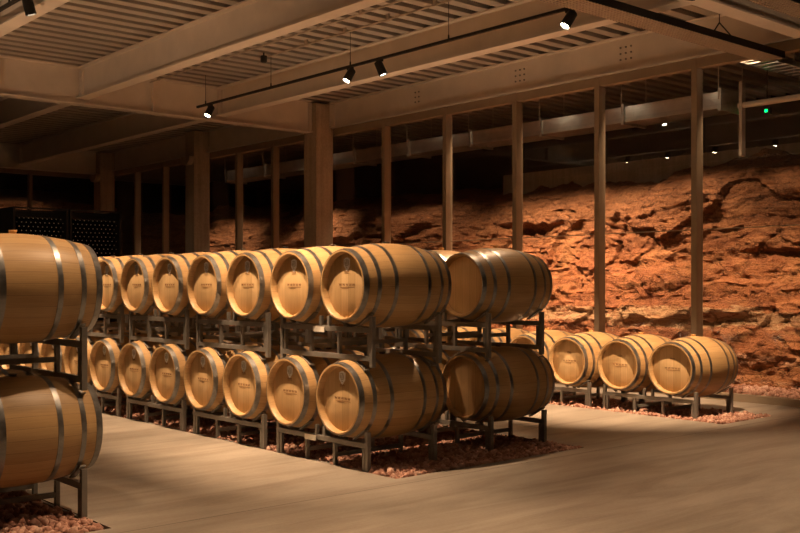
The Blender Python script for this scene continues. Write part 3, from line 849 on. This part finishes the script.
fill_uplight(1.2, 11.2, (3.4, 12.2, 5.2), 270, 'added floor uplighter beyond the left edge stack, out of view', 95)
fill_uplight(-1.5, 4.0, (2.2, 7.4, 5.2), 300, 'added floor uplighter left of the viewer, out of view', 48)
fill_uplight(8.55, 10.2, (8.6, 10.4, 5.2), 130, 'added floor uplighter hidden between the second row and the single row', 110)
fill_uplight(8.3, 1.5, (8.6, 5.0, 5.2), 130, 'added floor uplighter to the right of the viewer, out of view', 70)
# outside, washing the rock
XO = 12.0
light_track(12.55, 14.0, 24.5, 4.9, 'lighting track outside the glass beyond the concrete columns')
light_track(XO, 4.5, 13.0, 4.9, 'lighting track outside the glass under the corridor roof')
for y, pw, nm in ((5.4, .6, 'nearest'), (7.0, .7, 'second'), (8.8, .75, 'third'), (10.6, 1.7, 'fourth'), (12.1, 1.4, 'fifth'), (14.8, .3, 'sixth'), (18.6, .7, 'seventh'), (22.4, .5, 'farthest')):
    spot(XO if y < 14 else 12.55, y, 4.9, (13.4, y + .3, .9), P * pw * 1.15, 88, 'black spotlight outside the glass washing the rock, %s' % nm, group='spotlights on the outside track')

for xx, nm in ((7.6, 'left'), (10.4, 'right')):
    spot(xx, Y_MAX + .15, 4.6, (xx, Y_MAX + 1.6, 3.0), P * .16, 80, 'added black spotlight beyond the far glazing washing the dim rock bank, %s of two' % nm, group='spotlights beyond the far glazing')  # pair of unseen lamps added to bring up the far rock

# ------------------------------------------------------------------ services under the ceiling
def cable_tray(y, z, x0, x1, label, w=.30):
    root = thing('cable_tray', label, 'cable tray', ((x0 + x1) / 2, y, z))
    L = (x1 - x0) / 2
    mb = MB()
    for s in (-1, 1): mb.box((0, s * w / 2, .045), (2 * L, .006, .08)); mb.box((0, s * (w / 2 - .012), .085), (2 * L, .024, .006))
    obj('side_rail', mb.mesh('side_rail', M['cage']), root)
    mb = MB(); k = int(2 * L / .05)
    for i in range(k): mb.box((-L + (i + .5) * .05, 0, .004), (.026, w - .01, .006))
    for j in range(7): mb.box((0, -w / 2 + .025 + j * (w - .05) / 6, .0035), (2 * L, .014, .004))
    obj('mesh_bottom', mb.mesh('mesh_bottom', M['tray']), root)
    mb = MB()
    for j, yy in enumerate((-.09, -.05, -.015, .03, .07)): mb.rod([(-L, yy, .022), (0, yy + .012 * (j % 2), .024), (L, yy, .022)], .012, 8)
    obj('cable', mb.mesh('cable', M['black']), root)
    for i in range(int(2 * L / 2.2) + 1):
        xx = -L + .5 + i * 2.2
        if xx > L: break
        mb = MB(); mb.bar((xx, -w / 2, .08), (xx, 0, .26), .012, .012); mb.bar((xx, w / 2, .08), (xx, 0, .26), .012, .012); mb.rod([(xx, 0, .25), (xx, 0, Z_DECK - z)], .006, 6)
        obj('hanger', mb.mesh('hanger', M['black']), root)
    return root
cable_tray(6.36, 4.26, 5.5, 11.62, 'perforated steel cable tray crossing under the ceiling at upper right')
cable_tray(5.3, 4.40, 7.0, 11.3, 'second cable tray at the very top right corner of the ceiling')
def conduit(x, y0, y1, z, label):
    root = thing('conduit', label, 'pipe', (x, (y0 + y1) / 2, z))
    L = (y1 - y0) / 2
    mb = MB(); mb.rod([(0, -L, 0), (0, L, 0)], .012, 8); obj('pipe', mb.mesh('pipe', M['tray'], True), root)
    for i in range(int(2 * L / .9)):
        yy = -L + .4 + i * .9
        mb = MB(); mb.box((0, yy, .03), (.03, .05, .09)); obj('clip', mb.mesh('clip', M['tray']), root)
    return root
conduit(7.93, 5.0, 15.8, Z_DECK - .07, 'thin conduit with clips under the deck, nearer the big beam')
conduit(8.37, 5.0, 12.65, Z_DECK - .07, 'thin conduit with clips under the deck, ending at a black sensor')
root = thing('ceiling_sensor', 'small black sensor hanging under the deck between two beams', 'sensor', (8.37, 12.8, Z_DECK - .07))
mb = MB(); mb.lathe([(-.07, 0), (-.07, .035), (-.055, .05), (.03, .05), (.03, 0)], 16, 'Z'); obj('housing', mb.mesh('housing', M['black'], True), root)
mb = MB(); mb.rod([(0, 0, .03), (0, 0, .08)], .012, 8); obj('stem', mb.mesh('stem', M['black']), root)

# silver duct and the green light beyond the glass
root = thing('air_duct', 'long silver sheet metal air duct hanging beyond the glass', 'duct', (13.6, 15.1, 4.10))
Ld = 7.0
mb = MB(); mb.box((0, 0, .13), (.55, 2 * Ld, .26)); obj('duct_body', mb.mesh('duct_body', M['duct'], bevel=.01), root)
for i in range(9):
    yy = -Ld + .03 + i * (2 * Ld - .06) / 8
    mb = MB(); mb.box((0, yy, .13), (.62, .05, .33)); obj('flange', mb.mesh('flange', M['duct']), root)
    for s in (-1, 1):
        mb = MB(); mb.rod([(s * .33, yy, .13), (s * .33, yy, .92)], .008, 6); obj('hanger_rod', mb.mesh('hanger_rod', M['tray']), root)
mb = MB(); mb.box((0, -Ld - .16, -.15), (.10, .05, 1.1)); obj('drop_post', mb.mesh('drop_post', M['tray']), root)
root = thing('supply_pipe', 'pale pipe running on from the duct end beyond the glass', 'pipe', (13.6, 6.3, 4.15))
mb = MB(); mb.rod([(0, -2.6, 0), (0, 1.7, 0)], .045, 12); obj('pipe', mb.mesh('pipe', M['beam'], True), root)
for yy in (-1.5, .5):
    mb = MB(); mb.rod([(0, yy, .03), (0, yy, .9)], .008, 6); obj('hanger_rod', mb.mesh('hanger_rod', M['tray']), root)
root = thing('ladder_tray', 'pale slotted ladder tray beyond the glass at upper right', 'cable tray', (12.9, 6.95, 4.45))
mb = MB()
for q in (-1, 1): mb.box((0, q * .18, .03), (1.9, .012, .07))
obj('side_rail', mb.mesh('side_rail', M['duct']), root)
mb = MB()
for k in range(10): mb.box((-.86 + k * .19, 0, .01), (.07, .35, .015))
obj('rung', mb.mesh('rung', M['duct']), root)
for k in (-.7, .7):
    mb = MB(); mb.rod([(k, .18, .05), (k, .18, .58)], .008, 6); obj('hanger_rod', mb.mesh('hanger_rod', M['tray']), root)
mb = MB(); mb.box((15.0, 10.5, 3.45), (.2, 7.0, .5)); struct('trim_1', mb.mesh('trim_1', M['wall']))
root = thing('exit_light', 'small glowing green emergency light seen beyond the glass', 'light', (14.3, 7.93, 4.145))
mb = MB(); mb.box((0, 0, 0), (.06, .12, .10)); obj('housing', mb.mesh('housing', M['black']), root)
mb = MB(); mb.box((-.033, 0, 0), (.006, .045, .04)); obj('lamp_face', mb.mesh('lamp_face', M['green']), root)
mb = MB(); mb.rod([(0, 0, .04), (0, 0, 1.06)], .008, 6); obj('stem', mb.mesh('stem', M['black']), root)

# ------------------------------------------------------------------ world, camera, colour management
w = bpy.data.worlds.new('night'); SC.world = w; w.use_nodes = True
bg = w.node_tree.nodes.get('Background'); bg.inputs[0].default_value = (.004, .005, .008, 1); bg.inputs[1].default_value = .3

cam = bpy.data.cameras.new('camera'); co = bpy.data.objects.new('camera', cam); C.objects.link(co); SC.camera = co
cam.sensor_width = 36; cam.lens = F_PX * 36 / 800
co.location = (0, 0, CAM_H); co.rotation_euler = (PI / 2, 0, -YAW)
cam.shift_y = (Y0 - 266.5) / 800
cam.clip_start = .05; cam.clip_end = 200
SC.view_settings.view_transform = 'Standard'; SC.view_settings.look = 'None'; SC.view_settings.gamma = 1; SC.view_settings.use_curve_mapping = False
SC.view_settings.exposure = .3
SC.cycles.use_denoising = True
SC.cycles.max_bounces = 10; SC.cycles.diffuse_bounces = 6; SC.cycles.glossy_bounces = 5; SC.cycles.transparent_max_bounces = 16
SC.cycles.sample_clamp_indirect = 6
